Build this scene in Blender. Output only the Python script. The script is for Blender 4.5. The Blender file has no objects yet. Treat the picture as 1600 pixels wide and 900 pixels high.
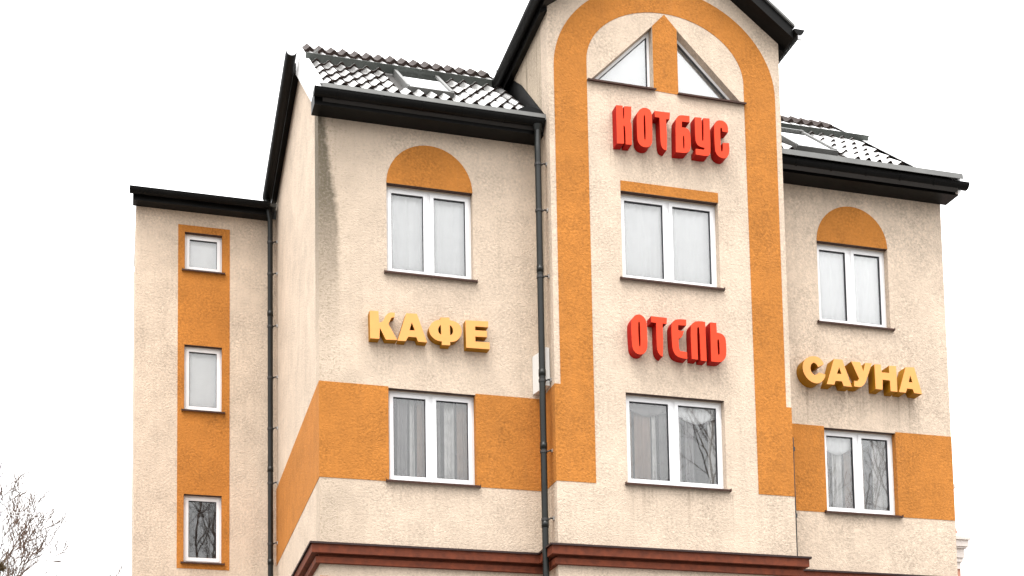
import bpy, bmesh, math, random
from math import radians, sin, cos, pi, sqrt
from mathutils import Vector, Matrix
from mathutils.geometry import tessellate_polygon

# ---------------------------------------------------------------- camera, sky, sun, exposure
scene = bpy.context.scene
COL = scene.collection
cam = bpy.data.cameras.new('camera')
camo = bpy.data.objects.new('camera', cam); COL.objects.link(camo)
YAW, PITCH, ROLL = 0.2780, 0.0922, -0.0173
f = Vector((sin(YAW)*cos(PITCH), cos(YAW)*cos(PITCH), sin(PITCH)))
r0 = Vector((cos(YAW), -sin(YAW), 0)); u0 = r0.cross(f)
r = cos(ROLL)*r0 + sin(ROLL)*u0
u = -sin(ROLL)*r0 + cos(ROLL)*u0
M = Matrix(((r.x, u.x, -f.x, -2.7465), (r.y, u.y, -f.y, -19.36), (r.z, u.z, -f.z, 1.6), (0, 0, 0, 1)))
camo.matrix_world = M
cam.sensor_fit = 'HORIZONTAL'; cam.sensor_width = 36.0
cam.lens = 2172.6/1600*36.0
cam.shift_y = (1197.2-450)/1600          # the frame is the upper crop of a tall picture
cam.clip_end = 6000
scene.camera = camo

SUN_EL, SUN_AZ = radians(66), radians(215)     # compass-like: azimuth measured from +Y towards +X
world = bpy.data.worlds.new('World'); scene.world = world; world.use_nodes = True
wn = world.node_tree.nodes; wl = world.node_tree.links
for n in list(wn): wn.remove(n)
sky = wn.new('ShaderNodeTexSky'); sky.sky_type = 'NISHITA'; sky.sun_disc = False
sky.sun_elevation = SUN_EL; sky.sun_rotation = SUN_AZ
sky.dust_density = 6.0; sky.air_density = 1.0; sky.ozone_density = 1.0
hs = wn.new('ShaderNodeHueSaturation'); hs.inputs['Saturation'].default_value = 0.10
mx = wn.new('ShaderNodeMix'); mx.data_type = 'RGBA'
mx.inputs[0].default_value = 0.80                       # a closed white cloud deck over the sky
# CIE overcast luminance: (1 + 2 sin elevation) / 3 of the zenith value
tc = wn.new('ShaderNodeTexCoord'); sx = wn.new('ShaderNodeSeparateXYZ'); wl.new(tc.outputs['Generated'], sx.inputs[0])
mr = wn.new('ShaderNodeMapRange'); mr.inputs[1].default_value = 0; mr.inputs[2].default_value = 1
mr.inputs[3].default_value = 8.6; mr.inputs[4].default_value = 25.8; wl.new(sx.outputs[2], mr.inputs[0])
wl.new(mr.outputs[0], mx.inputs[7])
bg = wn.new('ShaderNodeBackground'); bg.inputs['Strength'].default_value = 0.11
wo = wn.new('ShaderNodeOutputWorld')
wl.new(sky.outputs[0], hs.inputs['Color']); wl.new(hs.outputs[0], mx.inputs[6])
wl.new(mx.outputs[2], bg.inputs['Color']); wl.new(bg.outputs[0], wo.inputs['Surface'])

sl = bpy.data.lights.new('sun', 'SUN'); sl.energy = 1.5; sl.angle = radians(30); sl.color = (1, 0.96, 0.90)
so = bpy.data.objects.new('sun', sl); COL.objects.link(so)
sd = Vector((sin(SUN_AZ)*cos(SUN_EL), cos(SUN_AZ)*cos(SUN_EL), sin(SUN_EL)))
so.rotation_euler = sd.to_track_quat('Z', 'Y').to_euler()
so.location = sd*60

scene.view_settings.view_transform = 'Standard'
scene.view_settings.look = 'None'
scene.view_settings.exposure = 0.78
scene.view_settings.gamma = 1.0
scene.view_settings.use_curve_mapping = False
scene.render.resolution_x = 1024; scene.render.resolution_y = 576

# ---------------------------------------------------------------- materials
def newmat(name):
    m = bpy.data.materials.new(name); m.use_nodes = True
    nt = m.node_tree
    for n in list(nt.nodes): nt.nodes.remove(n)
    out = nt.nodes.new('ShaderNodeOutputMaterial')
    b = nt.nodes.new('ShaderNodeBsdfPrincipled')
    nt.links.new(b.outputs[0], out.inputs['Surface'])
    return m, nt, b, out
def math_node(nt, op, a, b=None, c=None, clamp=False):
    n = nt.nodes.new('ShaderNodeMath'); n.operation = op; n.use_clamp = clamp
    for i, v in enumerate((a, b, c)):
        if v is None: continue
        if isinstance(v, (int, float)): n.inputs[i].default_value = v
        else: nt.links.new(v, n.inputs[i])
    return n.outputs[0]
def mixc(nt, fac, a, b, mode='MIX'):
    n = nt.nodes.new('ShaderNodeMix'); n.data_type = 'RGBA'; n.blend_type = mode; n.clamp_factor = True
    for i, v in ((0, fac), (6, a), (7, b)):
        if isinstance(v, (int, float)): n.inputs[i].default_value = v
        elif isinstance(v, tuple): n.inputs[i].default_value = (*v, 1)[:4]
        else: nt.links.new(v, n.inputs[i])
    return n.outputs[2]
def coords(nt, scale=(1, 1, 1)):
    t = nt.nodes.new('ShaderNodeTexCoord'); mp = nt.nodes.new('ShaderNodeMapping')
    mp.inputs['Scale'].default_value = scale
    nt.links.new(t.outputs['Object'], mp.inputs['Vector'])
    return mp.outputs[0], t
def noise(nt, vec, scale, detail=3, rough=.55):
    n = nt.nodes.new('ShaderNodeTexNoise'); n.inputs['Scale'].default_value = scale
    n.inputs['Detail'].default_value = detail; n.inputs['Roughness'].default_value = rough
    nt.links.new(vec, n.inputs['Vector']); return n.outputs['Fac']
def ramp(nt, v, a, b, lo=0.0, hi=1.0):
    n = nt.nodes.new('ShaderNodeMapRange'); n.inputs[1].default_value = a; n.inputs[2].default_value = b
    n.inputs[3].default_value = lo; n.inputs[4].default_value = hi
    nt.links.new(v, n.inputs[0]); return n.outputs[0]

def stucco(name, col, stains=None, streak=.14):
    """worm-scratched render: relief from two noises, slight tone variation, dirt with its own shape"""
    m, nt, b, out = newmat(name)
    v, t = coords(nt)
    n1 = noise(nt, v, 26, 4, .68); n2 = noise(nt, v, 55, 2, .5); big = noise(nt, v, .9, 3, .5); mid = noise(nt, v, 3.2, 5, .65)
    vs, _ = coords(nt, (9, 9, .55)); st = noise(nt, vs, 1.0, 4, .6)
    worn = ramp(nt, noise(nt, v, 1.7, 3, .6), .35, .65, .35, 1.25)       # the scratched grain is stronger in some places
    grain = math_node(nt, 'ADD', 1.0, math_node(nt, 'MULTIPLY', ramp(nt, n1, .34, .66, -.26, .11), worn))
    tone = math_node(nt, 'ADD', grain, math_node(nt, 'ADD', ramp(nt, big, .3, .7, -.07, .06), ramp(nt, mid, .35, .7, -.10, .06)))
    c = mixc(nt, 1.0, col, tone, 'MULTIPLY')
    dirt = math_node(nt, 'MULTIPLY', ramp(nt, st, .52, .74, 0, streak), ramp(nt, mid, .35, .6, .3, 1.3))
    c = mixc(nt, dirt, c, (.16, .13, .095))
    if stains: c = stains(nt, t, c, v)
    nt.links.new(c, b.inputs['Base Color'])
    b.inputs['Roughness'].default_value = .92
    b.inputs['Specular IOR Level'].default_value = .25
    h = math_node(nt, 'ADD', n1, math_node(nt, 'MULTIPLY', n2, .6))
    bp = nt.nodes.new('ShaderNodeBump'); bp.inputs['Strength'].default_value = .75
    bp.inputs['Distance'].default_value = .02
    nt.links.new(h, bp.inputs['Height']); nt.links.new(bp.outputs[0], b.inputs['Normal'])
    return m
def xyz(nt, t):
    s = nt.nodes.new('ShaderNodeSeparateXYZ'); nt.links.new(t.outputs['Object'], s.inputs[0]); return s.outputs
def algae(nt, t, c, v):
    """green-black algae that grew down the corner under the gutter end"""
    x, y, z = xyz(nt, t)
    w = ramp(nt, z, 11.4, 12.95, .30, .10)
    n = noise(nt, v, 9, 5, .7)
    e = math_node(nt, 'SUBTRACT', w, x)
    k = ramp(nt, math_node(nt, 'ADD', e, math_node(nt, 'MULTIPLY', math_node(nt, 'SUBTRACT', n, .5), .16)), -.03, .05, 0, 1)
    k = math_node(nt, 'MULTIPLY', k, ramp(nt, z, 9.8, 11.9, .05, .95))
    k = math_node(nt, 'MULTIPLY', k, ramp(nt, noise(nt, v, 26, 3, .6), .35, .6, .65, 1))
    c = mixc(nt, k, c, (.045, .040, .024))
    # older speckle lower down along the same corner
    k2 = math_node(nt, 'MULTIPLY', ramp(nt, x, 0, 1.0, 1, 0), ramp(nt, noise(nt, v, 26, 4, .65), .48, .66, 0, .75))
    return mixc(nt, k2, c, (.22, .18, .12))
def runs(x0, x1, ztop, length, amount, sc=11.0):
    def fn(nt, t, c, v):
        """rain runs below letters and sills"""
        x, y, z = xyz(nt, t)
        vv, _ = coords(nt, (sc, 1, .12)); n = noise(nt, vv, 1.0, 3, .7)
        k = ramp(nt, n, .54, .74, 0, amount)
        k = math_node(nt, 'MULTIPLY', k, ramp(nt, z, ztop-length, ztop-.02, 0, 1))
        k = math_node(nt, 'MULTIPLY', k, math_node(nt, 'LESS_THAN', z, ztop))
        k = math_node(nt, 'MULTIPLY', k, math_node(nt, 'GREATER_THAN', x, x0))
        k = math_node(nt, 'MULTIPLY', k, math_node(nt, 'LESS_THAN', x, x1))
        return mixc(nt, k, c, (.15, .11, .075))
    return fn
def chain(*fs):
    def fn(nt, t, c, v):
        for q in fs: c = q(nt, t, c, v)
        return c
    return fn

BEIGE = (.645, .522, .410)
ORANGE = (.490, .188, .036)
M_ = {}
M_['wall_left'] = stucco('stucco_left', BEIGE, chain(algae, runs(.9, 2.4, 7.56, .5, .3), runs(.6, 2.6, 9.75, .6, .45, 16.0)))
M_['wall_mid'] = stucco('stucco_mid', BEIGE, chain(runs(4.4, 6.15, 7.55, .75, .6), runs(4.5, 6.1, 9.75, .75, .6, 16.0), runs(4.3, 6.1, 12.8, .6, .4, 16.0), runs(4.3, 6.2, 10.68, .4, .25)))
M_['wall_right'] = stucco('stucco_right', BEIGE, chain(runs(7.7, 9.9, 9.75, .95, .85, 15.0), runs(8.1, 9.5, 7.57, .4, .3)))
M_['wall'] = stucco('stucco', BEIGE)
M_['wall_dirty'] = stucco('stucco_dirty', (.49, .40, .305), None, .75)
M_['orange'] = stucco('stucco_orange', ORANGE, None, .05)

def plain(name, col, rough=.5, metal=0.0, var=.12, vscale=6.0, bump=0.0, coat=0.0, ior=1.5, spec=.5):
    m, nt, b, out = newmat(name)
    v, t = coords(nt); n = noise(nt, v, vscale, 4, .6)
    nt.links.new(mixc(nt, 1.0, col, ramp(nt, n, .3, .7, 1-var, 1+var), 'MULTIPLY'), b.inputs['Base Color'])
    nt.links.new(ramp(nt, n, .3, .7, max(rough-.06, .02), rough+.06), b.inputs['Roughness'])
    b.inputs['Metallic'].default_value = metal; b.inputs['Specular IOR Level'].default_value = spec; b.inputs['IOR'].default_value = ior
    b.inputs['Coat Weight'].default_value = coat; b.inputs['Coat Roughness'].default_value = .08
    if bump:
        bp = nt.nodes.new('ShaderNodeBump'); bp.inputs['Strength'].default_value = bump
        bp.inputs['Distance'].default_value = .01
        nt.links.new(n, bp.inputs['Height']); nt.links.new(bp.outputs[0], b.inputs['Normal'])
    return m
M_['black'] = plain('black_metal', (.004, .0038, .0036), .45, 0, .4, 3, spec=.12)
M_['pipe'] = plain('pipe_metal', (.010, .011, .010), .36, 0, .3, 4, spec=.3)
M_['flash'] = plain('grey_flashing', (.13, .13, .125), .5, .2, .25, 2.5)
M_['guard'] = plain('guard_metal', (.075, .083, .076), .5, .2, .15, 3)
M_['whitetrim'] = plain('white_trim', (.82, .82, .82), .45, 0, .06, 5)
M_['pvc'] = plain('white_pvc', (.84, .84, .85), .32, 0, .02, 3)
M_['gasket'] = plain('gasket', (.05, .05, .06), .6)
M_['sill'] = plain('sill_metal', (.050, .019, .011), .5, 0, .25, 8, spec=.25)
M_['cornice'] = plain('cornice_paint', (.140, .034, .015), .75, 0, .32, 9, .4, spec=.25)
M_['cornflash'] = plain('cornice_flashing', (.028, .012, .011), .5, 0, .3, 5, spec=.3)
M_['tile'] = plain('glazed_tile', (.52, .51, .50), .30, .7, .18, 5, 0, .5, 1.55)
M_['tile_edge'] = plain('tile_edge', (.034, .022, .018), .7, 0, .3, 9, spec=.2)
M_['deck'] = plain('roof_deck', (.03, .027, .025), .8)
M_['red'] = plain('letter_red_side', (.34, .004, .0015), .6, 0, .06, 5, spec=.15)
M_['redface'] = plain('letter_red_face', (.72, .058, .020), .55, 0, .09, 6, spec=.15)
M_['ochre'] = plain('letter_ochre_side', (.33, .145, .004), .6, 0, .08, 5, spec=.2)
M_['ochreface'] = plain('letter_ochre_face', (.78, .355, .110), .5, 0, .04, 6, spec=.2)
M_['box'] = plain('cabinet_paint', (.70, .69, .67), .5, 0, .03, 4)
M_['bracket'] = plain('bracket_zinc', (.45, .45, .45), .35, .8, .2, 9)
M_['dark'] = plain('dark_clip', (.02, .018, .018), .5)
M_['curtain_white'] = plain('sheer_white', (.93, .93, .93), .9, 0, .04, 4)
M_['curtain_grey'] = plain('drape_grey', (.26, .24, .24), .9, 0, .25, 5)
M_['curtain_pale'] = plain('drape_pale', (.66, .64, .62), .9, 0, .2, 5)
M_['curtain_beige'] = plain('drape_beige', (.33, .225, .17), .9, 0, .15, 5)
M_['room'] = plain('room_paint', (.10, .09, .08), .9)
M_['bark'] = plain('bark', (.120, .074, .052), .9, 0, .3, 10)
M_['nest'] = plain('mistletoe', (.13, .085, .035), .9, 0, .3, 12)
M_['nbr'] = plain('neighbour_render', (.46, .225, .16), .9, 0, .1, 6)
M_['nbrwhite'] = plain('neighbour_cornice', (.62, .56, .52), .8, 0, .1, 6)
M_['wood'] = plain('pole_wood', (.14, .10, .075), .9, 0, .3, 8)
M_['cable'] = plain('cable_rubber', (.55, .55, .55), .7)
def glassmat():
    m, nt, b, out = newmat('window_glass')
    nt.nodes.remove(b)
    fr = nt.nodes.new('ShaderNodeFresnel'); fr.inputs['IOR'].default_value = 1.52
    g = nt.nodes.new('ShaderNodeBsdfGlossy'); g.inputs['Roughness'].default_value = .012
    tr = nt.nodes.new('ShaderNodeBsdfTransparent'); tr.inputs['Color'].default_value = (.985, .99, .99, 1)
    ms = nt.nodes.new('ShaderNodeMixShader')
    v, t = coords(nt); n = noise(nt, v, 1.6, 2, .5)       # panes are never quite flat
    bp = nt.nodes.new('ShaderNodeBump'); bp.inputs['Strength'].default_value = .025
    bp.inputs['Distance'].default_value = .02
    nt.links.new(n, bp.inputs['Height']); nt.links.new(bp.outputs[0], g.inputs['Normal'])
    k = math_node(nt, 'MULTIPLY', fr.outputs[0], 2.1, clamp=True)
    nt.links.new(k, ms.inputs[0]); nt.links.new(tr.outputs[0], ms.inputs[1]); nt.links.new(g.outputs[0], ms.inputs[2])
    nt.links.new(ms.outputs[0], out.inputs['Surface'])
    return m
M_['glass'] = glassmat()
def groundmat():
    m, nt, b, out = newmat('pavement')
    v, t = coords(nt); n = noise(nt, v, .35, 5, .6); n2 = noise(nt, v, 30, 3, .6)
    c = mixc(nt, n, (.10, .098, .094), (.16, .152, .144))
    nt.links.new(mixc(nt, 1.0, c, ramp(nt, n2, .3, .7, .85, 1.1), 'MULTIPLY'), b.inputs['Base Color'])
    b.inputs['Roughness'].default_value = .9
    return m
M_['ground'] = groundmat()

# ---------------------------------------------------------------- mesh helpers
def link(o, parent=None, kind=None, label=None, cat=None, group=None):
    COL.objects.link(o)
    if parent is not None: o.parent = parent
    if kind: o['kind'] = kind
    if label: o['label'] = label
    if cat: o['category'] = cat
    if group: o['group'] = group
    return o
def thing(name, label, cat, group=None, loc=(0, 0, 0)):
    o = bpy.data.objects.new(name, None); o.location = loc; o.empty_display_size = .2
    return link(o, None, None, label, cat, group)
class MB:
    def __init__(s): s.v = []; s.f = []
    def add(s, vs, fs):
        k = len(s.v); s.v += [tuple(p) for p in vs]; s.f += [tuple(i+k for i in q) for q in fs]; return s
    def box(s, x0, x1, y0, y1, z0, z1):
        return s.add([(x0,y0,z0),(x1,y0,z0),(x1,y1,z0),(x0,y1,z0),(x0,y0,z1),(x1,y0,z1),(x1,y1,z1),(x0,y1,z1)],
                     [(0,3,2,1),(4,5,6,7),(0,1,5,4),(1,2,6,5),(2,3,7,6),(3,0,4,7)])
    def slab(s, loops, d0, d1, mp):
        """polygon with holes (loops in a,b) extruded from d0 to d1; mp(a,b,d) gives the point"""
        tris = tessellate_polygon([[Vector((a, b, 0)) for a, b in lp] for lp in loops])
        flat = [p for lp in loops for p in lp]; n = len(flat)
        vs = [mp(a, b, d0) for a, b in flat] + [mp(a, b, d1) for a, b in flat]
        fs = [tuple(t) for t in tris] + [tuple(n+i for i in reversed(t)) for t in tris]
        k = 0
        for lp in loops:
            m = len(lp)
            for i in range(m):
                a, b2 = k+i, k+(i+1) % m
                fs.append((a, b2, n+b2, n+a))
            k += m
        return s.add(vs, fs)
    def tube(s, pts, rad, n=10, cap=True):
        pts = [Vector(p) for p in pts]
        rads = rad if isinstance(rad, (list, tuple)) else [rad]*len(pts)
        ref = Vector((0, 0, 1)); k = len(s.v); 
        for i, p in enumerate(pts):
            d = (pts[min(i+1, len(pts)-1)]-pts[max(i-1, 0)]).normalized()
            a = d.cross(ref if abs(d.z) < .9 else Vector((0, 1, 0))).normalized(); b = d.cross(a)
            for j in range(n):
                q = p + rads[i]*(cos(2*pi*j/n)*a + sin(2*pi*j/n)*b); s.v.append(tuple(q))
        for i in range(len(pts)-1):
            for j in range(n):
                s.f.append((k+i*n+j, k+i*n+(j+1) % n, k+(i+1)*n+(j+1) % n, k+(i+1)*n+j))
        if cap:
            s.f.append(tuple(k+j for j in reversed(range(n)))); e = k+(len(pts)-1)*n
            s.f.append(tuple(e+j for j in range(n)))
        return s
    def mesh(s, name, mat, smooth=False, fix=True):
        me = bpy.data.meshes.new(name); me.from_pydata(s.v, [], s.f); me.materials.append(M_[mat])
        if fix:
            bm = bmesh.new(); bm.from_mesh(me); bmesh.ops.recalc_face_normals(bm, faces=bm.faces); bm.to_mesh(me); bm.free()
        if smooth:
            me.polygons.foreach_set('use_smooth', [True]*len(me.polygons))
        me.update(); return me
    def build(s, name, mat, parent=None, smooth=False, **kw):
        return link(bpy.data.objects.new(name, s.mesh(name, mat, smooth)), parent, **kw)
FRONT = lambda a, b, d: (a, d, b)            # polygon in x,z ; depth along y
SIDE = lambda a, b, d: (d, a, b)             # polygon in y,z ; depth along x
def rect(x0, x1, z0, z1): return [(x0, z0), (x1, z0), (x1, z1), (x0, z1)]
def arc(cx, cz, a, b, t0, t1, n):
    return [(cx+a*cos(t0+(t1-t0)*i/n), cz+b*sin(t0+(t1-t0)*i/n)) for i in range(n+1)]
SIGNS={
 'red_upper':[[[(4.347,13.33),(4.452,13.337),(4.454,13.123),(4.472,13.155),(4.476,13.333),(4.589,13.341),(4.585,13.162),(4.567,13.108),(4.587,13.059),(4.582,12.74),(4.485,12.736),(4.486,13.001),(4.457,13.032),(4.458,12.742),(4.348,12.732)]],[[(4.742,13.332),(4.793,13.356),(4.852,13.354),(4.904,13.317),(4.921,13.246),(4.913,12.843),(4.901,12.792),(4.863,12.747),(4.801,12.729),(4.734,12.741),(4.689,12.787),(4.673,12.85),(4.672,13.21),(4.694,13.282)],[(4.781,13.201),(4.795,13.249),(4.811,13.205),(4.81,12.877),(4.797,12.838),(4.781,12.874)]],[[(4.963,13.329),(5.213,13.337),(5.204,13.229),(5.145,13.223),(5.154,12.95),(5.141,12.729),(5.086,12.74),(5.055,12.788),(5.046,12.886),(5.041,13.233),(4.967,13.233)]],[[(5.299,13.217),(5.33,13.293),(5.382,13.323),(5.531,13.328),(5.532,13.227),(5.404,13.224),(5.398,13.129),(5.469,13.132),(5.519,13.105),(5.539,13.036),(5.536,12.821),(5.509,12.76),(5.457,12.728),(5.292,12.722)],[(5.412,12.986),(5.425,13.007),(5.436,12.981),(5.435,12.807),(5.423,12.789),(5.412,12.804)]],[[(5.617,13.324),(5.728,13.328),(5.725,12.979),(5.736,12.959),(5.752,12.975),(5.76,13.329),(5.86,13.335),(5.864,12.816),(5.845,12.755),(5.806,12.725),(5.615,12.729),(5.618,12.819),(5.754,12.821),(5.766,12.852),(5.691,12.862),(5.64,12.893),(5.615,12.964)]],[[(5.93,13.199),(5.953,13.29),(6.006,13.33),(6.084,13.332),(6.143,13.296),(6.164,13.24),(6.163,13.155),(6.069,13.157),(6.066,13.201),(6.049,13.224),(6.031,13.191),(6.031,12.847),(6.048,12.828),(6.068,12.86),(6.069,12.977),(6.172,12.983),(6.177,12.858),(6.153,12.775),(6.098,12.728),(6.029,12.731),(5.97,12.764),(5.935,12.839)]]],
 'red_lower':[[[(4.493,9.966),(4.518,10.046),(4.565,10.102),(4.626,10.121),(4.686,10.102),(4.733,10.041),(4.745,9.968),(4.747,9.645),(4.726,9.57),(4.681,9.519),(4.624,9.502),(4.564,9.519),(4.52,9.566),(4.503,9.637)],[(4.606,9.984),(4.623,10.011),(4.638,9.98),(4.639,9.65),(4.628,9.617),(4.61,9.647)]],[[(4.816,10.111),(5.068,10.107),(5.061,10.014),(4.995,10.015),(4.997,9.713),(4.984,9.503),(4.936,9.528),(4.903,9.584),(4.893,9.674),(4.894,10.013),(4.818,10.017)]],[[(5.133,9.97),(5.154,10.053),(5.214,10.104),(5.379,10.113),(5.375,10.02),(5.245,10.015),(5.244,9.932),(5.332,9.93),(5.303,9.838),(5.245,9.803),(5.245,9.663),(5.262,9.617),(5.376,9.609),(5.377,9.507),(5.296,9.508),(5.204,9.534),(5.157,9.596),(5.14,9.682)]],[[(5.442,9.993),(5.471,10.062),(5.539,10.109),(5.683,10.109),(5.69,9.5),(5.594,9.503),(5.588,9.992),(5.569,10.023),(5.547,9.991),(5.548,9.511),(5.45,9.515)]],[[(5.765,10.109),(5.866,10.109),(5.869,9.957),(5.947,9.953),(6.0,9.905),(6.017,9.825),(6.016,9.631),(5.982,9.55),(5.916,9.503),(5.765,9.504)],[(5.87,9.838),(5.888,9.863),(5.904,9.836),(5.909,9.643),(5.895,9.612),(5.877,9.625)]]],
 'ochre_left':[[[(0.713,10.051),(0.842,10.058),(0.851,9.886),(0.911,9.91),(0.95,10.007),(1.011,10.057),(1.084,10.057),(1.077,9.987),(1.032,9.977),(0.986,9.874),(1.009,9.84),(1.114,9.65),(0.947,9.64),(0.861,9.811),(0.853,9.642),(0.719,9.639)]],[[(1.253,10.067),(1.41,10.075),(1.558,9.655),(1.424,9.656),(1.399,9.718),(1.278,9.715),(1.241,9.645),(1.121,9.642)],[(1.333,9.937),(1.378,9.818),(1.297,9.815)]],[[(1.762,10.053),(1.899,10.066),(1.901,10.026),(1.985,10.016),(2.057,9.972),(2.085,9.895),(2.07,9.805),(2.018,9.735),(1.959,9.704),(1.904,9.695),(1.904,9.644),(1.778,9.639),(1.779,9.69),(1.699,9.7),(1.628,9.748),(1.59,9.817),(1.591,9.89),(1.631,9.959),(1.689,10.002),(1.761,10.02)],[(1.767,9.944),(1.738,9.912),(1.723,9.859),(1.737,9.81),(1.773,9.791)],[(1.902,9.953),(1.941,9.924),(1.954,9.867),(1.939,9.815),(1.906,9.797)]],[[(2.139,10.049),(2.488,10.066),(2.486,9.975),(2.286,9.969),(2.287,9.911),(2.466,9.917),(2.467,9.822),(2.286,9.815),(2.287,9.739),(2.503,9.744),(2.506,9.64),(2.147,9.633)]]],
 'ochre_right':[[[(7.657,9.853),(7.683,9.953),(7.753,10.024),(7.859,10.058),(7.963,10.039),(8.025,9.973),(8.034,9.932),(7.933,9.878),(7.908,9.926),(7.86,9.95),(7.811,9.918),(7.793,9.85),(7.81,9.781),(7.86,9.743),(7.914,9.758),(7.946,9.79),(8.061,9.767),(8.039,9.699),(7.986,9.639),(7.916,9.606),(7.824,9.617),(7.733,9.672),(7.675,9.761)]],[[(8.22,10.039),(8.369,10.041),(8.522,9.606),(8.376,9.606),(8.35,9.681),(8.234,9.681),(8.207,9.615),(8.078,9.614)],[(8.309,9.912),(8.345,9.801),(8.265,9.8)]],[[(8.527,10.027),(8.687,10.029),(8.741,9.879),(8.782,10.026),(8.9,10.029),(8.792,9.748),(8.748,9.665),(8.685,9.612),(8.565,9.618),(8.569,9.71),(8.629,9.707),(8.657,9.753)]],[[(8.946,10.017),(9.06,10.023),(9.071,9.893),(9.211,9.894),(9.208,10.017),(9.34,10.024),(9.345,9.592),(9.223,9.594),(9.217,9.77),(9.083,9.774),(9.075,9.606),(8.95,9.608)]],[[(9.515,10.02),(9.671,10.03),(9.8,9.592),(9.653,9.599),(9.63,9.661),(9.524,9.665),(9.499,9.592),(9.375,9.593)],[(9.593,9.891),(9.63,9.773),(9.561,9.775)]]],
}
# ---------------------------------------------------------------- ground
MB().add([(-1500,-1500,0),(1500,-1500,0),(1500,1500,0),(-1500,1500,0)], [(0,1,2,3)]).build('ground', 'ground', kind='structure')

# ---------------------------------------------------------------- hotel: walls
hotel = thing('hotel_building', 'beige and orange hotel with a gabled centre bay, dark eaves and white windows', 'building')
YL, YC, YR, YS = 0.0, -0.619, 0.129, 5.54
XC0, XC1, XR1, XS0 = 3.352, 7.157, 10.45, -2.502
BT, BB = 9.0, 7.586                                  # painted belt
WL = (1.004, 2.3135); WC = (4.451, 6.037); WR = (8.115, 9.407); WS = (-1.646, -0.975)
UP = (10.731, 12.10); LO = (7.600, 8.981); G1 = (4.47, 5.85)
ST = [(12.976, 13.694), (10.367, 11.579), (7.586, 8.823)]
T = .35
MB().slab([rect(0, XC0, 0, 13.1)] + [rect(*WL, *z) for z in (UP, LO, G1)], YL, YL+T, FRONT).build('wall', 'wall_left', hotel)
MB().slab([rect(XC1, XR1, 0, 13.1)] + [rect(*WR, *z) for z in (UP, LO, G1)], YR, YR+T, FRONT).build('wall', 'wall_right', hotel)
TL = [(4.0, 13.775), (5.03, 13.775), (5.03, 14.80)]
TR = [(5.44, 13.765), (6.50, 13.765), (5.44, 14.80)]
gable = [(XC0, 0), (XC1, 0), (XC1, 14.85), (5.254, 16.27), (XC0, 14.85)]
MB().slab([gable, TL, TR] + [rect(*WC, *z) for z in (UP, LO, G1)], YC, YC+T, FRONT).build('wall', 'wall_mid', hotel)
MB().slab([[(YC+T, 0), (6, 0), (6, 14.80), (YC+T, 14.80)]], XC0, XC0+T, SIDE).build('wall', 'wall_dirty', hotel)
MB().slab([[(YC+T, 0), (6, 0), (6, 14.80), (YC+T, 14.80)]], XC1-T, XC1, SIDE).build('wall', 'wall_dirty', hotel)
MB().slab([[(T, 0), (YS, 0), (YS, 14.42), (2.10, 14.90), (T, 13.41)]], 0, T, SIDE).build('wall', 'wall', hotel)
MB().slab([rect(XS0, 0, 0, 14.12)] + [rect(*WS, *z) for z in ST], YS, YS+T, FRONT).build('wall', 'wall', hotel)
MB().box(XS0, XS0+T, YS+T, 9.0, 0, 14.12).build('wall', 'wall', hotel)
MB().box(XR1-T, XR1, YR+T, 9.0, 0, 13.3).build('wall', 'wall', hotel)
MB().box(XS0, XR1, 9.0, 9.3, 0, 14.4).build('wall', 'wall', hotel)
# floors inside (seen only through the windows)
for z in (3.4, 6.55, 9.65):
    MB().box(XS0+T+.01, XR1-T-.01, YS+T+.01, 8.99, z-.2, z).build('floor_slab', 'room', hotel)
    MB().box(T+.01, XC0-.01, YL+T+.01, YS-.01, z-.2, z).build('floor_slab', 'room', hotel)
    MB().box(XC0+T+.01, XC1-T-.01, YC+T+.01, 5.9, z-.2, z).build('floor_slab', 'room', hotel)
    MB().box(XC1+.01, XR1-T-.01, YR+T+.01, YS, z-.2, z).build('floor_slab', 'room', hotel)
# room backs
MB().box(T+.01, XC0-.01, 4.2, 4.3, 0, 13.0).build('partition_wall', 'room', hotel)
MB().box(XC0+T+.01, XC1-T-.01, 4.2, 4.3, 0, 14.7).build('partition_wall', 'room', hotel)
MB().box(XC1+.01, XR1-T-.01, 4.2, 4.3, 0, 13.0).build('partition_wall', 'room', hotel)

# painted fields: thin coats of render, a few millimetres proud
E_ = .006
def paint(loops, y): MB().slab(loops, y-E_, y, FRONT).build('painted_field', 'orange', hotel)
for z0, z1 in ((BB, BT), (4.46, 5.87+.28)):
    paint([rect(-E_, WL[0], z0, z1)], YL); paint([rect(WL[1], XC0-E_, z0, z1)], YL)
    paint([rect(XC1+E_, WR[0], z0, z1)], YR); paint([rect(WR[1], XR1, z0, z1)], YR)
MB().slab([rect(0, YS-.001, BB, BT)], -E_, 0, SIDE).build('painted_field', 'orange', hotel)
MB().slab([rect(YC, YL-E_-.001, 7.57, 9.02)], XC0-E_, XC0, SIDE).build('painted_field', 'orange', hotel)
paint([arc((WL[0]+WL[1])/2, UP[1], (WL[1]-WL[0])/2, .655, 0, pi, 28)], YL)
paint([arc((WR[0]+WR[1])/2, UP[1], (WR[1]-WR[0])/2, .650, 0, pi, 28)], YR)
band = [(XC0-E_, 7.57), (3.955, 7.57)] + list(reversed(arc(5.245, 14.08, 1.29, .955, 0, pi, 36))) + [(6.557, 7.57), (XC1, 7.57), (XC1, 8.965), (7.068, 8.965)] \
     + arc(5.252, 13.92, 1.815, 1.545, 0, pi, 44) + [(3.44, 9.02), (XC0-E_, 9.02)]
paint([band], YC)
paint([[(5.034, 13.765), (5.436, 13.755), (5.436, 14.805), (5.235, 15.02), (5.034, 14.805)]], YC)
paint([rect(WC[0], WC[1]+.005, UP[1]+.002, 12.26)], YC)
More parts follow.
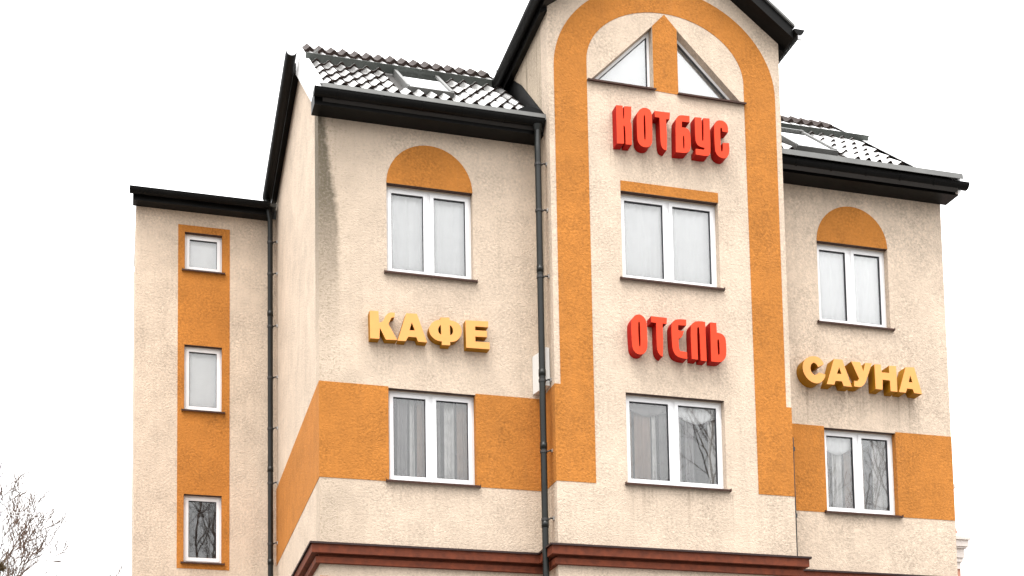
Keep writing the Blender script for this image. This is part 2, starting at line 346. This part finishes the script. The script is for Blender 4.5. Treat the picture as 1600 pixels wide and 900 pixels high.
sf = [rect(-1.762, -.841, 7.469, 13.823)] + [rect(*WS, *z) for z in ST]
paint(sf, YS)

# ---------------------------------------------------------------- cornice swept round the front
PATH = [(0, YS), (0, 0), (XC0, 0), (XC0, YC), (XC1, YC), (XC1, YR), (XR1, YR), (XR1, 6)]
def sweep(name, prof, mat, parent):
    """closed profile of (outward offset, z) carried along PATH with mitred corners"""
    m = MB(); n = len(prof); nr = []
    for i in range(len(PATH)-1):
        d = Vector(PATH[i+1])-Vector(PATH[i]); d.normalize(); nr.append(Vector((d.y, -d.x)))
    for i, p in enumerate(PATH):
        o = nr[0] if i == 0 else nr[-1] if i == len(PATH)-1 else nr[i-1]+nr[i]
        for a, z in prof: m.v.append((p[0]+o.x*a, p[1]+o.y*a, z))
    for i in range(len(PATH)-1):
        for j in range(n):
            m.f.append((i*n+j, i*n+(j+1) % n, (i+1)*n+(j+1) % n, (i+1)*n+j))
    m.f.append(tuple(range(n))); m.f.append(tuple(reversed(range((len(PATH)-1)*n, len(PATH)*n))))
    return m.build(name, mat, parent)
cor = sweep('cornice', [(-.02, 6.325), (.070, 6.325), (.070, 6.412), (.018, 6.418), (.018, 6.455), (.135, 6.455), (.135, 6.585), (-.02, 6.60)], 'cornice', hotel)
sweep('flashing', [(-.015, 6.640), (.012, 6.640), (.165, 6.606), (.165, 6.578), (.158, 6.578), (.158, 6.600), (-.015, 6.620)], 'cornflash', cor)

# ---------------------------------------------------------------- windows
def window(x0, x1, z0, z1, y, double=True, rec=.115):
    """outer frame (the part) with sashes, panes, gaskets and sill as its pieces"""
    yf = y+rec; fw = .047
    fr = MB().slab([rect(x0+.002, x1-.002, z0+.004, z1-.003), rect(x0+fw, x1-fw, z0+fw+.012, z1-fw)], yf, yf+.07, FRONT)
    xm = (x0+x1)/2
    if double: fr.box(xm-.036, xm+.036, yf+.001, yf+.069, z0+fw+.012, z1-fw)
    w = fr.build('window', 'pvc', hotel)
    cells = [(x0+fw, xm-.036), (xm+.036, x1-fw)] if double else [(x0+fw, x1-fw)]
    for a, b in cells:
        A, B, C0, C1 = a-.012, b+.012, z0+fw, z1-fw+.012
        sw = .056
        MB().slab([rect(A, B, C0, C1), rect(A+sw, B-sw, C0+sw+.006, C1-sw)], yf-.014, yf-.001, FRONT).build('sash', 'pvc', w)
        MB().slab([rect(A+sw, B-sw, C0+sw+.006, C1-sw), rect(A+sw+.007, B-sw-.007, C0+sw+.013, C1-sw-.007)], yf-.006, yf+.03, FRONT).build('gasket', 'gasket', w)
        MB().box(A+sw+.007, B-sw-.007, yf+.016, yf+.022, C0+sw+.013, C1-sw-.007).build('pane', 'glass', w)
    s = MB().slab([[(y-.062, z0-.034), (y-.062, z0-.006), (yf-.002, z0+.010), (yf-.002, z0-.002), (y-.052, z0-.016), (y-.052, z0-.034)]], x0-.042, x1+.046, SIDE)
    s.box(x0-.046, x0-.042, y-.062, y-.001, z0-.034, z0+.012); s.box(x1+.046, x1+.050, y-.062, y-.001, z0-.034, z0+.012)
    s.build('sill', 'sill', w)
    return w
for wx, y in ((WL, YL), (WC, YC), (WR, YR)):
    for z in (UP, LO, G1): window(*wx, *z, y)
for z in ST: window(*WS, *z, YS, False, .10)
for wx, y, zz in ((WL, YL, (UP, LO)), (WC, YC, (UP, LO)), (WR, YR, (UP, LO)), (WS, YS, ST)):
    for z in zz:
        MB().box(wx[0]+.001, wx[1]-.001, y+.004, y+.078, z[1]-.005, z[1]-.0005).build('head_shade_strip', 'sill', hotel)  # added dark strip: its colour stands in for shade under the head
        if wx is WS or (z is LO and wx is not WC):
            MB().box(wx[1]-.004, wx[1]-.0006, y+.001, y+.098, z[0]+.012, z[1]-.006).build('painted_reveal', 'orange', hotel)
            MB().box(wx[0]+.0006, wx[0]+.004, y+.001, y+.098, z[0]+.012, z[1]-.006).build('painted_reveal', 'orange', hotel)

def inset(poly, d):
    n = len(poly); out = []
    for i in range(n):
        p0, p1, p2 = Vector(poly[i-1]), Vector(poly[i]), Vector(poly[(i+1) % n])
        d1 = (p1-p0).normalized(); d2 = (p2-p1).normalized()
        n1 = Vector((-d1.y, d1.x)); n2 = Vector((-d2.y, d2.x))
        q = (n1+n2)/(1+n1.dot(n2)); out.append(tuple(p1+q*d))
    return out
def ccw(p):
    a = sum(p[i-1][0]*p[i][1]-p[i][0]*p[i-1][1] for i in range(len(p)))
    return p if a > 0 else list(reversed(p))
for tri, (sx0, sx1) in ((TL, (3.955, 5.055)), (TR, (5.42, 6.55))):
    tri = ccw(tri); yf = YC+.13
    a = inset(tri, .003); b = inset(tri, .042); c = inset(tri, .052)
    w = MB().slab([a, b], yf, yf+.07, FRONT).build('window', 'pvc', hotel)
    MB().slab([b, c], yf+.004, yf+.05, FRONT).build('gasket', 'gasket', w)
    MB().slab([c], yf+.018, yf+.024, FRONT).build('pane', 'glass', w)
    zb = tri[0][1] if tri[0][1] < 14 else tri[1][1]
    MB().slab([[(YC-.062, zb-.030), (YC-.062, zb-.004), (yf-.002, zb+.010), (yf-.002, zb-.001), (YC-.052, zb-.014), (YC-.052, zb-.030)]], sx0, sx1, SIDE).build('sill', 'sill', w)

# ---------------------------------------------------------------- roofs
SL = .84; ZE = 13.2                                   # front slope: z = ZE + SL*(y+.35)
def zr(y): return ZE+SL*(y+.35)
ang = math.atan(SL)
NR = Vector((0, -sin(ang), cos(ang)))                 # roof normal
def front_roof(x0, x1, vx0, vx1, sky_x, white_left):
    """deck with tiles, eave strip, skylight, snow guard"""
    deck = MB().slab([[(-.40, zr(-.40)-.06), (2.98, zr(2.98)-.06), (2.98, zr(2.98)-.16), (-.30, zr(-.40)-.16)]], x0, x1, SIDE).build('roof', 'deck', hotel)
    MB().slab([[(-.478, 13.140), (-.462, 13.235), (.14, zr(.14)-.022), (.14, zr(.14)-.036), (-.450, 13.222), (-.470, 13.140)]], x0-.02, x1+.02, SIDE).build('eave_strip', 'flash', deck)
    return deck
decks = []
decks.append(front_roof(.02, XC0-.002, .05, XC0, None, True))
decks.append(front_roof(XC1+.002, 10.48, XC1, 9.9, None, False))
# one tile: an S-curved pan with a turned-down front lip
def tile_mesh(th=.022):
    w, L = .2, .50; n = 10; m = MB(); m.v = []
    rows = [(0, 0), (L, 0)]
    def zf(x): return .030*cos(2*pi*x/w)+.006*cos(4*pi*x/w)
    for yy in (0.0, L):
        for top in (1, 0):
            for i in range(n+1):
                x = -w/2+w*i/n
                m.v.append((x, yy, zf(x)+(0 if top else -th if yy == 0 else -.02)+(.012 if yy == 0 else -.010)))
    k = n+1
    for i in range(n):
        m.f += [(i, i+1, 2*k+i+1, 2*k+i), (k+i+1, k+i, 3*k+i, 3*k+i+1), (i+1, i, k+i, k+i+1), (2*k+i, 2*k+i+1, 3*k+i+1, 3*k+i)]
    m.f += [(0, 2*k, 3*k, k), (n, k+n, 3*k+n, 2*k+n)]
    me = m.mesh('tile', 'tile', False); me.materials.append(M_['tile_edge'])
    for p in me.polygons:
        if p.normal.z < .5: p.material_index = 1
    return me
TM = tile_mesh(); TMR = tile_mesh(.085)
for p in TMR.polygons: p.material_index = 1        # ridge course: matt dark
rnd = random.Random(4)
SKY = [(1.445, 2.175, .50, 1.66), (7.90, 8.66, .28, 1.48)]
def tiles(deck, x0, x1):
    y = .06; row = 0
    while y < 2.50:
        nx = int((x1-x0)/.2)
        for i in range(nx):
            x = x0+.1+.2*i
            if any(a-.06 < x < b+.06 and c-.36 < y < d-.04 for a, b, c, d in SKY): continue
            o = bpy.data.objects.new('tile', TM if y < 2.2 else TMR)
            o.location = (x, y, zr(y)+(.010 if y < 2.2 else .050)+rnd.uniform(-.003, .003))
            o.rotation_euler = (ang-.02+rnd.uniform(-.012, .012), rnd.uniform(-.01, .01), 0)
            link(o, deck)
        y += .37; row += 1
tiles(decks[0], .10, 3.32); tiles(decks[1], 7.19, 9.92)
def roofpt(x, y, h): return Vector((x, y, zr(y)))+NR*h
def roofbox(m, x0, x1, y0, y1, h0, h1):
    p = [roofpt(x, y, h) for h in (h0, h1) for x, y in ((x0, y0), (x1, y0), (x1, y1), (x0, y1))]
    return m.add(p, [(0,3,2,1),(4,5,6,7),(0,1,5,4),(1,2,6,5),(2,3,7,6),(3,0,4,7)])
for k, (a, b, c, d) in enumerate(SKY):
    m = MB(); fw = .05
    roofbox(m, a, b, c, c+fw, -.05, .045); roofbox(m, a, b, d-fw, d, -.05, .065)
    roofbox(m, a, a+fw, c+fw, d-fw, -.05, .055); roofbox(m, b-fw, b, c+fw, d-fw, -.05, .055)
    w = m.build('skylight', 'flash', decks[k])
    roofbox(MB(), a+fw, b-fw, c+fw, d-fw, .030, .038).build('pane', 'glass', decks[k])
    roofbox(MB(), a+fw, b-fw, c+fw, d-fw, .012, .018).build('blind', 'curtain_white', decks[k])
for k, (a, b) in enumerate(((.03, 3.31), (7.19, 10.02))):
    m = roofbox(MB(), a, b, 1.60, 1.612, -.02, .112)
    g = m.build('snow_guard', 'guard', decks[k])
    for i in range(6):
        m2 = MB(); x = a+.2+(b-a-.4)*i/5; roofbox(m2, x-.015, x+.015, 1.612, 1.85, .035, .05); m2.build('guard_stay', 'guard', decks[k])
# verge trims: white metal folded over the ends of the tiled slopes
def verge(xa, xb, xo0, xo1, deck):
    MB().slab([[(-.38, zr(-.38)+.035), (2.98, zr(2.98)+.035), (2.98, zr(2.98)+.020), (-.38, zr(-.38)+.020)]], xa, xb, SIDE).build('verge_flashing', 'whitetrim', deck)
    MB().slab([[(-.31, zr(-.31)+.020), (2.96, zr(2.96)+.020), (2.96, zr(2.96)-.42), (1.95, zr(1.95)-.37), (-.02, zr(-.02)-.37), (-.31, zr(-.31)-.26)]], xo0, xo1, SIDE).build('verge_board', 'whitetrim', deck)
verge(-.065, .085, -.062, -.012, decks[0])
verge(9.915, 10.56, 10.508, 10.556, decks[1])
# flat back roof behind the ridge, with a steep metal-clad flank on each end
MB().slab([[(-.13, 14.92), (.75, 15.90), (9.75, 15.90), (10.52, 14.2), (10.52, 14.05), (-.13, 14.80)]], 3.0, 9.2, FRONT).build('roof', 'flash', hotel)

# eaves: boxed soffit, fascia and half-round gutter
def ring(cx, cz, ro, ri, n=14):
    return arc(cx, cz, ro, ro, pi, 2*pi, n) + arc(cx, cz, ri, ri, 2*pi, pi, n)
def eave_x(y, x0, x1, zs, gx0, gx1, depth=.33, gz=None):
    """soffit box along x in front of the wall plane y, gutter from gx0 to gx1"""
    MB().slab([[(y-.001, zs), (y-depth, zs-.012), (y-depth, zs+.20), (y-.001, zs+.20)]], x0, x1, SIDE).build('soffit', 'black', hotel)
    gy = y-depth-.092; gz = zs+.215 if gz is None else gz
    m = MB().slab([ring(gy, gz, .088, .080)], gx0, gx1, SIDE)
    m.slab([arc(gy, gz, .079, .079, pi, 2*pi, 12)], gx0, gx0+.004, SIDE); m.slab([arc(gy, gz, .079, .079, pi, 2*pi, 12)], gx1-.004, gx1, SIDE)
    m.tube([(gx0, gy-.086, gz), (gx1, gy-.086, gz)], .010, 6)
    g = m.build('gutter', 'black', hotel, smooth=False)
    x = gx0+.35
    while x < gx1-.1:
        MB().slab([ring(gy, gz, .094, .0885, 10)], x-.014, x+.014, SIDE).build('gutter_hook', 'black', g); x += .62
    return gy, gz
gyL, gzL = eave_x(YL, -.10, XC0-.004, 12.985, -.12, XC0-.03, .33, 13.135)
gyR, gzR = eave_x(YR, XC1+.004, 10.56, 13.0, XC1+.03, 10.66, .36, 13.13)
gyS, gzS = eave_x(YS, -2.56, -.10, 14.075, -2.62, -.16, .26, 14.22)
MB().slab([[(YS-.30, 14.27), (9.3, 14.75), (9.3, 14.65), (YS-.26, 14.23)]], -2.50, -.02, SIDE).build('roof', 'flash', hotel)
# side gutter along the left flank, falling to the back
FALL = -.152
SH = lambda a, b, d: (a, d, b+FALL*(d-1.66))
MB().slab([[(-.004, 14.98), (-.10, 14.92), (-.10, 15.10), (-.004, 15.10)]], 2.05, 5.45, SH).build('soffit', 'black', hotel)
MB().slab([ring(-.19, 14.95, .088, .078)], 1.60, 5.30, SH).build('gutter', 'black', hotel)
MB().slab([[(-.12, 15.00), (-.11, 15.02), (.3, 15.42), (.3, 15.38)]], 2.05, 5.45, SH).build('eave_strip', 'flash', hotel)

# centre gable roof
XP, ZP, S2 = 5.254, 16.27, .747
def zg(x): return ZP-S2*abs(x-XP)
xa, xb = 3.245, 7.262
Y0 = YC-.30
under = [(xa, zg(xa)), (XP, ZP), (xb, zg(xb)), (xb, zg(xb)+.20), (XP, ZP+.25), (xa, zg(xa)+.20)]
cr = MB().slab([[(xa, zg(xa)+.002), (XP, ZP+.002), (xb, zg(xb)+.002), (xb, zg(xb)+.20), (XP, ZP+.27), (xa, zg(xa)+.20)]], Y0, 9.4, FRONT).build('roof', 'black', hotel)
MB().slab([[(xa-.02, zg(xa)+.175), (XP, ZP+.247), (xb+.02, zg(xb)+.175), (xb+.02, zg(xb)+.215), (XP, ZP+.290), (xa-.02, zg(xa)+.215)]], Y0-.035, Y0+.20, FRONT).build('verge_flashing', 'flash', cr)
for sx, gx in ((-1, xa-.078), (1, xb+.078)):
    g = MB().slab([ring(gx, zg(xa)+.13, .088, .078)], Y0-.06, 7.0 if sx > 0 else 1.9, FRONT)
    g.slab([arc(gx, zg(xa)+.13, .077, .077, pi, 2*pi, 12)], Y0-.06, Y0-.054, FRONT)
    g.build('gutter', 'black', cr)
    MB().slab([[(XC0-.003 if sx < 0 else XC1+.003, zg(xa)+.0), (xa if sx < 0 else xb, zg(xa)-.04), (xa if sx < 0 else xb, zg(xa)+.001), (XC0-.003 if sx < 0 else XC1+.003, zg(XC0)-.002)]], YC+.002, 6.5, FRONT).build('soffit', 'black', cr)
    MB().box(gx-.02 if sx > 0 else gx-.05, gx+.05 if sx > 0 else gx+.02, Y0-.05, Y0-.02, zg(xa)-.03, zg(xa)+.12).build('gutter_hook', 'bracket', cr)
# lead flashing where the left slope meets the flank of the centre bay
MB().slab([[(-.30, zr(-.30)-.12), (2.2, zr(2.2)-.12), (2.2, zr(2.2)+.20), (.75, zr(.75)+.28), (-.30, zr(-.30)+.13)]], XC0-.014, XC0-.002, SIDE).build('wall_flashing', 'black', hotel)
MB().slab([arc(3.12, 13.20, .22, .12, 0, pi, 10)], -.46, -.30, FRONT).build('gutter_end_cover', 'black', hotel)

# ---------------------------------------------------------------- downpipes
def downpipe(pts, brackets, joints, rad, wall_x):
    p = MB().tube(pts, rad, 14).build('downpipe', 'pipe', hotel, smooth=True)
    x, y = pts[-1][0], pts[-1][1]
    for z in brackets:
        m = MB().tube([(x, y, z-.018), (x, y, z+.018)], rad+.008, 14)
        m.tube([(x+rad*.8, y+.005, z), ((x+wall_x)/2+.02, y+.01, z+.03), (wall_x, y+.02, z+.03)], .013, 6)
        m.build('pipe_bracket', 'dark', p)
        MB().box(wall_x-.022, wall_x-.001, y-.005, y+.045, z+.006, z+.056).build('bracket_plate', 'bracket', p)
    for z in joints:
        MB().tube([(x, y, z-.05), (x, y, z+.05)], rad+.006, 14).build('pipe_joint', 'pipe', p, smooth=True)
    return p
downpipe([(3.225, gyL, 13.06), (3.225, gyL-.005, 12.95), (3.21, -.465, 12.72), (3.207, -.475, 12.60), (3.207, -.475, 3.0), (3.207, -.475, .02)],
         [12.42, 11.70, 10.68, 9.10, 8.03, 7.02, 5.6, 4.2, 2.4], [10.80, 9.22, 8.12, 6.95, 4.9], .048, XC0)
MB().tube([(3.225, gyL, 13.06), (3.225, gyL, 12.97)], [.078, .052], 14).build('gutter_outlet', 'pipe', hotel)
downpipe([(-.19, 5.24, 14.36), (-.19, 5.25, 14.20), (-.135, 5.30, 13.95), (-.135, 5.30, 8.0), (-.135, 5.30, .02)],
         [13.55, 12.95, 11.96, 11.0, 10.05, 9.04, 7.93, 6.6, 5.0, 3.0], [12.2, 9.3, 7.6], .048, 0)
# lightning conductor in the angle beside the right bay
lc = MB().tube([(7.170, -.610, 8.5), (7.167, -.610, 7.9), (7.172, -.610, 7.2), (7.169, -.610, 6.64)], .011, 6).build('conductor_wire', 'dark', hotel)
for z in (8.32, 7.28): MB().box(7.158, 7.192, -.622, -.59, z-.03, z+.03).build('wire_clip', 'dark', lc)

# ---------------------------------------------------------------- things fixed to the walls
PLAN = lambda a, b, d: (a, b, d)
cb = MB().slab([[(3.205, -.008), (3.285, -.415), (XC0-.008, -.415), (XC0-.008, -.008)]], 9.06, 9.64, PLAN)
cb.build('wall_cabinet', 'box', None, label='small white metal cabinet behind the downpipe beside the centre bay', cat='cabinet')

def smooth_loop(lp):
    """round the shallow corners of a traced outline, keep the sharp ones"""
    for _ in range(1):
        out = []; n = len(lp)
        for i in range(n):
            p0, p, p2 = Vector(lp[i-1]), Vector(lp[i]), Vector(lp[(i+1) % n])
            a = (p-p0); b = (p2-p)
            if a.length > 1e-6 and b.length > 1e-6 and a.angle(b) < radians(52) and min(a.length, b.length) > .008:
                out += [tuple(p-a*.25), tuple(p+b*.25)]
            else: out.append(tuple(p))
        lp = out
    return lp
def sign(key, wall_y, depth, side, face, label):
    loops = SIGNS[key]
    root = thing('wall_sign', label, 'sign')
    for ls in loops:
        ls = [smooth_loop(l) for l in ls]
        b = MB().slab(ls, wall_y-.004, wall_y-depth+.005, FRONT).build('letter', side, root)
        MB().slab(ls, wall_y-depth+.0045, wall_y-depth, FRONT).build('letter_face', face, b)
sign('red_upper', YC, .18, 'red', 'redface', 'red block-letter sign of six letters under the triangular gable windows')
sign('red_lower', YC, .18, 'red', 'redface', 'red block-letter sign reading ОТЕЛЬ between the two centre windows')
sign('ochre_left', YL, .15, 'ochre', 'ochreface', 'four ochre block letters reading КАФЕ, the cafe sign')
sign('ochre_right', YR, .22, 'ochre', 'ochreface', 'five deep ochre block letters reading САУНА, the sauna sign')

# curtains
def curtain(x0, x1, z0, z1, y, mat, folds, amp, label, seed, hem=None):
    rn = random.Random(seed); n = folds*8; m = MB(); ph = [rn.uniform(.6, 1.4) for _ in range(folds+1)]
    rows = [0, .25, .5, .75, 1]
    for k, t in enumerate(rows):
        for i in range(n+1):
            s = i/n; q = s*folds; a = ph[int(min(q, folds-1e-6))]
            z = z0+(z1-z0)*t
            if hem and t == 0: z = z0+hem*(abs(2*s-1)**2)
            m.v.append((x0+(x1-x0)*s+.01*sin(q*3.1+t), y+amp*a*sin(2*pi*q)*(1-.45*t), z))
    for k in range(len(rows)-1):
        for i in range(n):
            m.f.append((k*(n+1)+i, k*(n+1)+i+1, (k+1)*(n+1)+i+1, (k+1)*(n+1)+i))
    me = m.mesh('curtain', mat, True, False)
    o = link(bpy.data.objects.new('curtain', me), None, None, label, 'curtain', 'curtains inside the hotel windows')
    md = o.modifiers.new('thick', 'SOLIDIFY'); md.thickness = .004
    return o
for (wx, y, nm) in ((WL, YL, 'above the ochre cafe sign'), (WC, YC, 'between the two red signs'), (WR, YR, 'above the ochre sauna sign')):
    curtain(wx[0]+.01, wx[1]-.01, UP[0]+.01, UP[1]-.012, y+.212, 'curtain_white', 11, .012, 'white sheer curtain in the window '+nm, int(wx[0]*100))
curtain(WS[0]+.008, WS[1]-.008, ST[0][0]+.01, ST[0][1]-.01, YS+.2, 'curtain_white', 3, .006, 'white blind in the smallest square window of the stair wing', 3)
curtain(WS[0]+.008, WS[1]-.008, ST[1][0]+.01, ST[1][1]-.01, YS+.2, 'curtain_white', 3, .006, 'white blind in the middle window of the stair wing', 5)
def lower(wx, y, panels, nm):
    w = wx[1]-wx[0]
    for i, (a, b, mat, fo, word) in enumerate(panels):
        curtain(wx[0]+.01+a*(w-.02), wx[0]+.01+b*(w-.02), LO[0]+.01, LO[1]-.02, y+.27, mat, fo, .030, '%s in the window %s' % (word, nm), int(wx[0]*50)+i)
lower(WL, YL, [(0, .09, 'curtain_beige', 1, 'narrow beige drape'), (.13, .245, 'curtain_grey', 2, 'grey folded drape'), (.275, .335, 'curtain_pale', 1, 'narrow white strip of drape'), (.36, .50, 'curtain_beige', 2, 'wide beige drape'),
               (.54, .64, 'curtain_grey', 1, 'plain grey drape'), (.68, .80, 'curtain_pale', 2, 'white folded drape'), (.83, .98, 'curtain_beige', 2, 'reddish beige drape')], 'below the ochre cafe sign')
lower(WC, YC, [(0, .115, 'curtain_beige', 1, 'narrow beige drape'), (.135, .30, 'curtain_beige', 2, 'wide beige drape'), (.315, .36, 'curtain_pale', 1, 'narrow white strip of drape'), (.39, .50, 'curtain_grey', 1, 'plain grey drape'),
               (.53, .62, 'curtain_pale', 1, 'white drape'), (.66, .745, 'curtain_grey', 2, 'grey folded drape'), (.90, 1.0, 'curtain_pale', 1, 'straight white drape')], 'below the lower red sign')
lower(WR, YR, [(0, .16, 'curtain_grey', 2, 'grey folded drape'), (.20, .34, 'curtain_pale', 2, 'white folded drape'), (.37, .48, 'curtain_beige', 1, 'beige drape'), (.55, .66, 'curtain_beige', 1, 'reddish beige drape'), (.78, 1.0, 'curtain_pale', 2, 'wide white drape')], 'below the ochre sauna sign')
curtain(5.30, 6.02, 8.66, 8.965, YC+.215, 'curtain_white', 5, .010, 'white scalloped valance in the window below the lower red sign', 8, .20)
curtain(4.47, 5.28, 8.72, 8.965, YC+.215, 'curtain_grey', 5, .010, 'grey scalloped valance in the window below the lower red sign', 9, .20)
curtain(8.13, 8.78, 8.62, 8.965, YR+.215, 'curtain_white', 5, .010, 'white scalloped valance in the window below the ochre sauna sign', 10, .22)
for tri, nm in ((TL, 'first'), (TR, 'second')):
    t = ccw(tri); t = inset(t, .006)
    MB().slab([t], YC+.225, YC+.231, FRONT).build('window_blind', 'curtain_white', None, label='white blind filling a triangular gable window beside the orange pillar', cat='blind', group='blinds in the gable windows')

# ---------------------------------------------------------------- neighbour beyond the far corner
nb = thing('neighbour_building', 'reddish-brown building with a stepped white cornice past the end of the hotel', 'building', None, (13.5, 8, 0))
def nbuild(m, name, mat, parent=nb):
    o = m.build(name, mat, parent)
    if parent is nb: o.matrix_parent_inverse = Matrix.Translation((-13.5, -8, 0))
    return o
nbuild(MB().box(11.6, 15.86, 8.0, 15, 0, 8.87), 'wall', 'nbr')
cn = MB()
for i, (o, a, b) in enumerate(((.05, 8.87, 9.03), (.11, 9.03, 9.12), (.15, 9.12, 9.33), (.22, 9.33, 9.37), (.27, 9.37, 9.52), (.33, 9.52, 9.58), (.10, 9.58, 9.70))):
    cn.box(11.6, 15.82+o*.62, 8.0-o*.62, 15, a, b-.0005)
nbuild(cn, 'cornice', 'nbrwhite')
sc = [(13.6, 9.70), (15.935, 9.70)] + [(15.935-.20*sin(t)**.8, 9.70+1.1*(1-cos(t))) for t in [pi/2*i/10 for i in range(1, 11)]] + [(13.6, 10.9)]
nbuild(MB().slab([sc], 8.05, 8.35, FRONT), 'parapet', 'nbr')
nbuild(MB().box(15.60, 15.83, 7.98, 8.40, 10.78, 10.86), 'coping', 'nbrwhite')

# ---------------------------------------------------------------- bare trees
def grow(seed, height, spread, depth, r0, base_frac=.28, lean=(0, 0)):
    rn = random.Random(seed); trunk = MB(); crown = MB()
    def limb(p, d, L, r, lev):
        n = 4 if lev < 2 else 3; pts = [p.copy()]; rr = [r]; q = p.copy(); dd = d.copy()
        for i in range(n):
            j = .10 if lev == 0 else .26
            dd = (dd+Vector((rn.uniform(-j, j), rn.uniform(-j, j), rn.uniform(-j*.6, j)+(.05 if lev else .0)))).normalized()
            q = q+dd*(L/n); pts.append(q.copy()); rr.append(max(r*(1-(.42 if lev == 0 else .62)*(i+1)/n), .0066))
        (trunk if lev == 0 else crown).tube(pts, rr, 9 if lev == 0 else 5 if lev < 3 else 3, lev < 2)
        if lev >= depth: return
        k = {0: 7, 1: 6, 2: 5, 3: 5}.get(lev, 4)
        for i in range(k):
            t = (base_frac if lev == 0 else .25)+(1-(base_frac if lev == 0 else .25))*(i+rn.random()*.8)/k
            t = min(t, .99); s = t*n; a = int(s); c = pts[a].lerp(pts[min(a+1, n)], s-a)
            ax = (pts[min(a+1, n)]-pts[a]).normalized()
            w = Vector((rn.uniform(-1, 1), rn.uniform(-1, 1), rn.uniform(-.3, .6)))
            w = (w-ax*w.dot(ax)).normalized()
            sp = spread*rn.uniform(.75, 1.2)
            nd = (ax*cos(sp)+w*sin(sp)+Vector((0, 0, .12))).normalized()
            limb(c, nd, L*rn.uniform(.42, .62)*(1.15-.35*t), max(rr[a]*.5, .0072), lev+1)
    limb(Vector((0, 0, 0)), Vector((lean[0], lean[1], 1)).normalized(), height*.78, r0, 0)
    return trunk, crown
def tree(loc, seed, h, spread, depth, r0, label, group=None, bf=.28, lean=(0, 0)):
    t = thing('bare_tree', label, 'tree', group, loc)
    a, b = grow(seed, h, spread, depth, r0, bf, lean)
    link(bpy.data.objects.new('trunk', a.mesh('trunk', 'bark', True)), t)
    link(bpy.data.objects.new('crown', b.mesh('crown', 'bark', True, False)), t)
    return t
tr = tree((-6.0, 10.5, 0), 11, 10.8, .74, 5, .15, 'bare leafless tree with fine twigs beside the stair wing')
for i, (x, y, h, sd_) in enumerate(((2.0, -33, 21, 21), (12.5, -31, 20, 22), (20.5, -34, 22, 23), (-6, -35, 20, 24), (29, -32, 21, 25))):
    tree((x, y, 0), sd_, h, .62, 4, .25, 'tall bare street tree across the road, mirrored in the lower windows', 'trees across the road', .2)
ms = MB(); rn = random.Random(7)
for i in range(300):
    d = Vector((rn.gauss(0, 1), rn.gauss(0, 1), rn.gauss(0, 1))).normalized(); L = rn.uniform(.07, .20)
    e = Vector((rn.gauss(0, .05), rn.gauss(0, .05), rn.gauss(0, .05)))
    ms.tube([d*.02, d*L*.6, d*L+e], [.004, .003, .0025], 3, False)
mo = link(bpy.data.objects.new('mistletoe_clump', ms.mesh('mistletoe_clump', 'nest', True, False)), tr, 'stuff'); mo.location = (.95, -.4, 8.40)
# overhead line from a pole to the stair wing
pole = MB().tube([(-17, 14, 0), (-17, 14, 12.2)], [.15, .10], 10)
pr = thing('utility_pole', 'wooden pole carrying the overhead cables to the stair wing', 'pole', None, (-17, 14, 0))
o = pole.build('shaft', 'wood', pr); o.matrix_parent_inverse = Matrix.Translation((17, -14, 0))
o = MB().box(-17.06, -16.94, 13.3, 14.7, 11.7, 11.82).build('crossarm', 'wood', pr); o.matrix_parent_inverse = Matrix.Translation((17, -14, 0))
for dy, dz in ((-.5, 0), (.5, .25)):
    a = Vector((-17, 14+dy, 11.83)); b = Vector((-2.50, 7.0+dy*.5, 8.48+dz)); pts = []
    for i in range(17):
        s = i/16; p = a.lerp(b, s); p.z -= .5*4*s*(1-s)*.5; pts.append(p)
    MB().tube(pts, .008, 5).build('overhead_cable', 'cable', None, label='thin overhead cable running from the stair wing to a pole', cat='cable', group='overhead cables')
